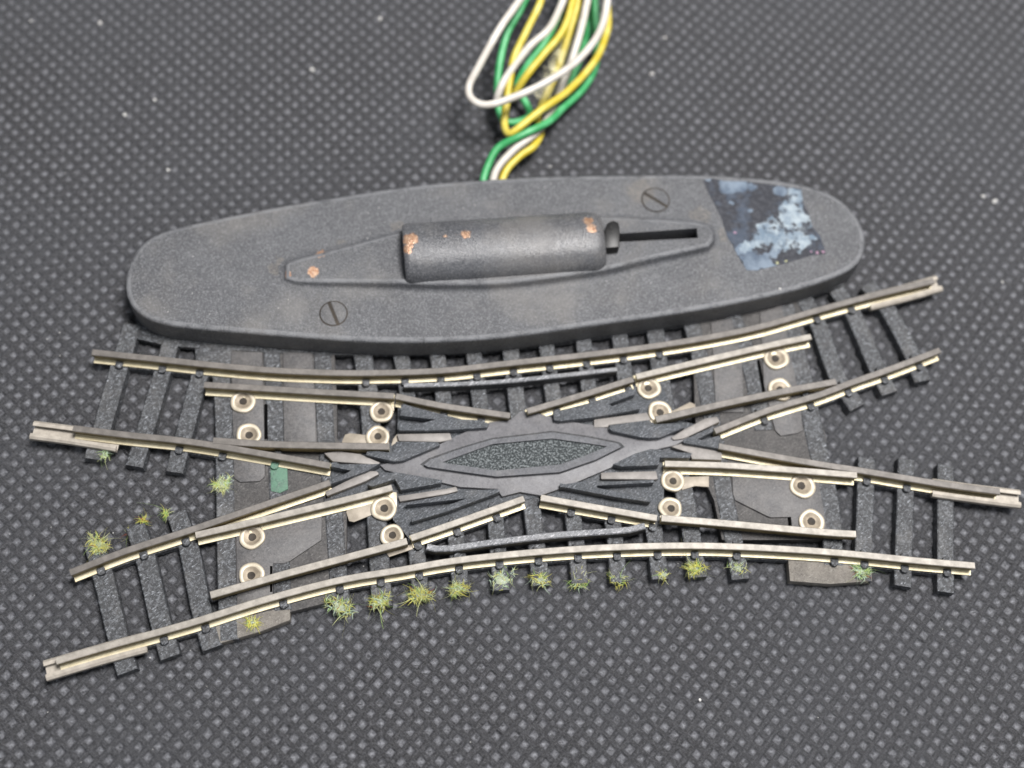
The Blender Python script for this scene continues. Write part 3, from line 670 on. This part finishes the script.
WHITE = [(493, 197, 4.5), (493, 181, 5), (499, 166, 5.5), (516, 148, 6.5), (537, 132, 6.5), (550, 115, 4), (560, 92, 5), (570, 65, 8), (578, 40, 10), (585, 12, 11), (587, -10, 12), (575, -45, 18), (540, -40, 20), (522, -4, 19),
         (500, 28, 18), (479, 66, 15), (469, 86, 13), (471.5, 99, 12.5), (487, 105, 12.5), (517, 96, 13), (550, 80, 14), (578, 60, 14), (599, 33, 14), (607, 3, 15), (608, -30, 16), (580, -40, 14), (560, 8, 12), (548, 30, 11.5),
         (528, 48, 10.5), (507, 76, 10), (499, 92, 9), (496, 102, 7)]
wm = {'g': wire_mat('green_insulation', (0.03, 0.28, 0.085), (0.10, 0.42, 0.18)), 'y': wire_mat('yellow_insulation', (0.52, 0.41, 0.03), (0.64, 0.55, 0.13)), 'w': wire_mat('white_insulation', (0.50, 0.465, 0.415), (0.62, 0.59, 0.54))}
for nm, pts, m, lab in (('green', GREEN, 'g', 'green insulated wire looping out from behind the motor housing'), ('yellow', YELLOW, 'y', 'yellow insulated wire twisted with the green and white ones'), ('white', WHITE, 'w', 'white insulated wire making the widest loop of the bundle')):
    o = tube('wire', wp(pts), WR, wm[m], None, 12, .8)
    o['label'] = lab; o['category'] = 'wire'; o['group'] = 'wires of the point motor'
    if nm == 'yellow':
        V = []; Fc = []
        for i in range(520):
            t = random.random(); b = W((576-32*t+random.gauss(0, 3.5), 15+85*t), 5+random.gauss(0, 1.2)); e = b+np.array([random.gauss(-.6, 1.2), random.gauss(.6, 2.2), random.gauss(.3, .8)])
            p = np.array([.035, .02, 0]); k = len(V); V += [b-p, b+p, e]; Fc.append([k, k+1, k+2])
        fz = add_mesh('frayed_fibres', V, Fc, wire_mat('pale_fibre', (.72, .66, .34), (.8, .76, .5)), o)

# ------------------------------------------------------------------ grass tufts glued to the sleepers
gm = []
for nm, c in (('pale', (.50, .53, .27)), ('yellow', (.54, .51, .12)), ('green', (.28, .42, .12)), ('rust', (.30, .07, .035)), ('mint', (.46, .58, .44))):
    t = NT('grass_'+nm); t.base(c); gm.append(t.set(Roughness=.55))
glue = plastic('tuft_glue', (.19, .23, .16), (.31, .35, .25), dust=(.5, .54, .42), dust_amt=.6)
def tuft(px, z, size, count, mix, lab, blob=1.0, flat=.55, lean=(0, 0)):
    c = W(px, z); V = []; Fc = []; mi = []
    seg = 12; pha = random.uniform(0, 6.28)
    if blob > 0:                                                     # glued root mat, lumpy and low
        V.append((c[0], c[1], z+.22))
        for rad, zz in ((.4, .2), (.75, .02)):
            for j in range(seg):
                t = 2*math.pi*j/seg; r = blob*rad*random.uniform(.6, 1.2)
                V.append((c[0]+r*math.cos(t)*1.15, c[1]+r*math.sin(t)*.85, z+zz*random.uniform(.4, 1.5)))
        for j in range(seg):
            a, b = 1+j, 1+(j+1) % seg
            Fc.append([0, a, b]); Fc.append([a, a+seg, b+seg, b]); mi += [5, 5]
    def blade(b, dr, L, m, h, curl):
        side = np.cross(dr, [0, 0, 1]); side /= np.linalg.norm(side)+1e-9
        k = len(V); ns = 5
        for q in range(ns+1):
            t = q/ns; p = b+dr*L*t+(side*curl[0]+np.array([0, 0, curl[1]]))*L*t*t; hh = h*(1-t*.7)
            p[2] = max(p[2], .1)
            V.extend([p-side*hh, p+side*hh, p+np.array([0, 0, hh*1.2])])
        for q in range(ns):
            w = k+3*q
            for x, y in ((0, 1), (1, 2), (2, 0)): Fc.append([w+x, w+y, w+3+y, w+3+x]); mi.append(m)
    def one(L, spread, h):
        a = random.uniform(0, 2*math.pi); rr = blob*spread*(1+.35*math.sin(2*a+pha)+.25*math.sin(3*a+2*pha))*math.sqrt(random.random()) if blob > 0 else .3
        b = np.array([c[0]+rr*1.1*math.cos(a), c[1]+rr*.85*math.sin(a), z+.08])
        el = random.uniform(.0, 1.2)*flat/.55; a2 = random.gauss(a, 1.2)
        dr = np.array([math.cos(a2)*math.cos(el)+lean[0], math.sin(a2)*math.cos(el)+lean[1], math.sin(el)])
        blade(b, dr, L, random.choices(range(5), mix)[0], h, (random.gauss(0, .8), -random.uniform(0, .5)))
    for i in range(int(count*3.0)): one(random.uniform(.45, 1.6), 1.3, random.uniform(.05, .10))
    for i in range(int(count*(.62 if size > 3.2 else .4))): one(size*random.uniform(.3, .75)*(1 if random.random() < .75 else 1.9), 1.15, random.uniform(.05, .10))
    o = add_mesh('grass_tuft', V, Fc, gm+[glue], None, mi)
    o['label'] = lab; o['category'] = 'grass tuft'; o['group'] = 'tufts of model grass stuck to sleeper ends'
ZT = 2.35
G = lambda: None
tuft((99, 545), ZT, 3.0, 70, (6, 3, 1, .3, 1), 'bushy pale tuft on the end of the outermost lower left sleeper', 1.3)
tuft((131, 534), 1.2, 2.6, 14, (2, 4, 1, .6, 0), 'thin yellowish tuft beside the second lower left sleeper end', .4)
tuft((143, 521), 1.2, 3.2, 22, (0, 3, 1.5, 1.4, 0), 'rusty tuft with upright yellow stalks behind the second lower left sleeper', .3)
tuft((166, 514), 1.5, 3.2, 16, (1, 2, 4, 0, 0), 'thin arching green tuft at the third lower left sleeper end', .3)
tuft((222, 484), ZT, 2.0, 46, (6, 1, 1, 0, 3), 'flat pale moss like tuft lying on the long sleeper beside the round cut-out', 1.1, .3)
tuft((105, 455), ZT, 2.2, 16, (2, 0, 2, 0, 4), 'small mint green tuft on the sleeper end below the left rail joiner', .5)
tuft((252, 622), 2.4, 3.2, 18, (2, 5, .5, 0, 0), 'sparse yellow strands lying on the dusty plate beside the front rail', .8, .2)
tuft((341, 607), ZT, 3.4, 46, (4, 3, 2, .2, 3), 'tuft with a grey green glue pad, leftmost of the front row', 1.6)
tuft((380, 602), ZT, 3.4, 52, (4, 4, 1, 1.0, 2), 'yellow green tuft with trailing rusty strands, second along the front row', 1.25)
tuft((420, 595), ZT, 3.3, 66, (4, 5, .8, .7, 1.5), 'densest spiky yellow tuft of the front row with one red strand', 1.2)
tuft((458, 589), ZT, 3.6, 48, (4, 5, 1, 0, 1), 'sprawling pale yellow tuft just left of the mossy sleeper end', 1.0)
tuft((501, 579), ZT+.05, 1.6, 20, (4, 1, 2, 0, 5), 'flat grey green mossy patch covering a whole sleeper end', 1.7, .2)
tuft((541, 580), ZT, 3.3, 20, (3, 5, 2, 0, 1), 'low yellow green tuft with two strands bridging to the next sleeper', 1.05, .3)
tuft((579, 581), ZT-.3, 2.3, 24, (4, 3, 3, 0, 1), 'low green edging tuft along a sleeper end, fourth from the mossy patch', 1.25, .2)
tuft((618, 579), ZT-.2, 3.0, 24, (3, 4, 3, .3, 1), 'green tuft with stalks climbing up against the front rail', 1.15, .35)
tuft((664, 575), ZT, 1.6, 8, (4, 3, 1, 0, 1), 'scant pale tuft with one hanging brown stalk at a sleeper end', .8, .2)
tuft((696, 569), ZT, 2.8, 44, (3, 5, 2, 0, 0), 'bright lime tuft on a sleeper end in the right part of the front row', 1.0, .4, (-.3, .1))
tuft((738, 568), ZT, 1.6, 12, (5, 1, 1, 0, 2), 'whitish wisp tuft, on the last bare sleeper end before the dusty plate', 1.0, .2)
tuft((862, 572), ZT, 3.2, 54, (2, 0, 4, .4, 6), 'mint green tuft on the corner of the right dusty plate', 1.1, .4, (-.3, .2))

# ------------------------------------------------------------------ dust
V = []; Fc = []; mi = []
def speck(p, z, r, m):
    c = W(p, z); k = len(V); n = 6
    for zz, s in ((0, 1), (r*.7, .6)):
        for j in range(n):
            t = 2*math.pi*j/n+random.random()*.5; q = r*s*random.uniform(.6, 1.3); V.append((c[0]+q*math.cos(t), c[1]+q*math.sin(t), z+zz))
    for j in range(n): Fc.append([k+j, k+(j+1) % n, k+n+(j+1) % n, k+n+j]); mi.append(m)
    Fc.append([k+n+j for j in range(n)]); mi.append(m)
for p in ((125, 115), (31, 21), (100, 23), (168, 170), (665, 38), (652, 74), (550, 167), (1002, 282), (995, 201), (380, 19), (312, 70), (700, 700), (155, 100), (983, 197)):
    speck(p, 0.02, random.uniform(.35, .62), 0)
for i in range(120): speck((random.uniform(0, 1024), random.uniform(0, 768)), 0.0, random.uniform(.05, .16), 0)
for i in range(90):
    x = random.uniform(150, 840); y = 335-(x-150)*.06-random.uniform(15, 130)
    if (y < 228-(x-150)*.13 or y > 325-max(0, x-450)*.16): continue
    speck((x, y), ZC, random.uniform(.05, .13), 0)
for p in ((598, 277), (780, 289)): speck(p, ZC, .3, 0)
t = NT('dust'); t.base((.55, .54, .52)); t.set(Roughness=.8)
d = add_mesh('dust', V, Fc, t.m, None, mi); d['kind'] = 'stuff'; d['label'] = 'pale dust specks scattered over mat and housing'; d['category'] = 'dust'
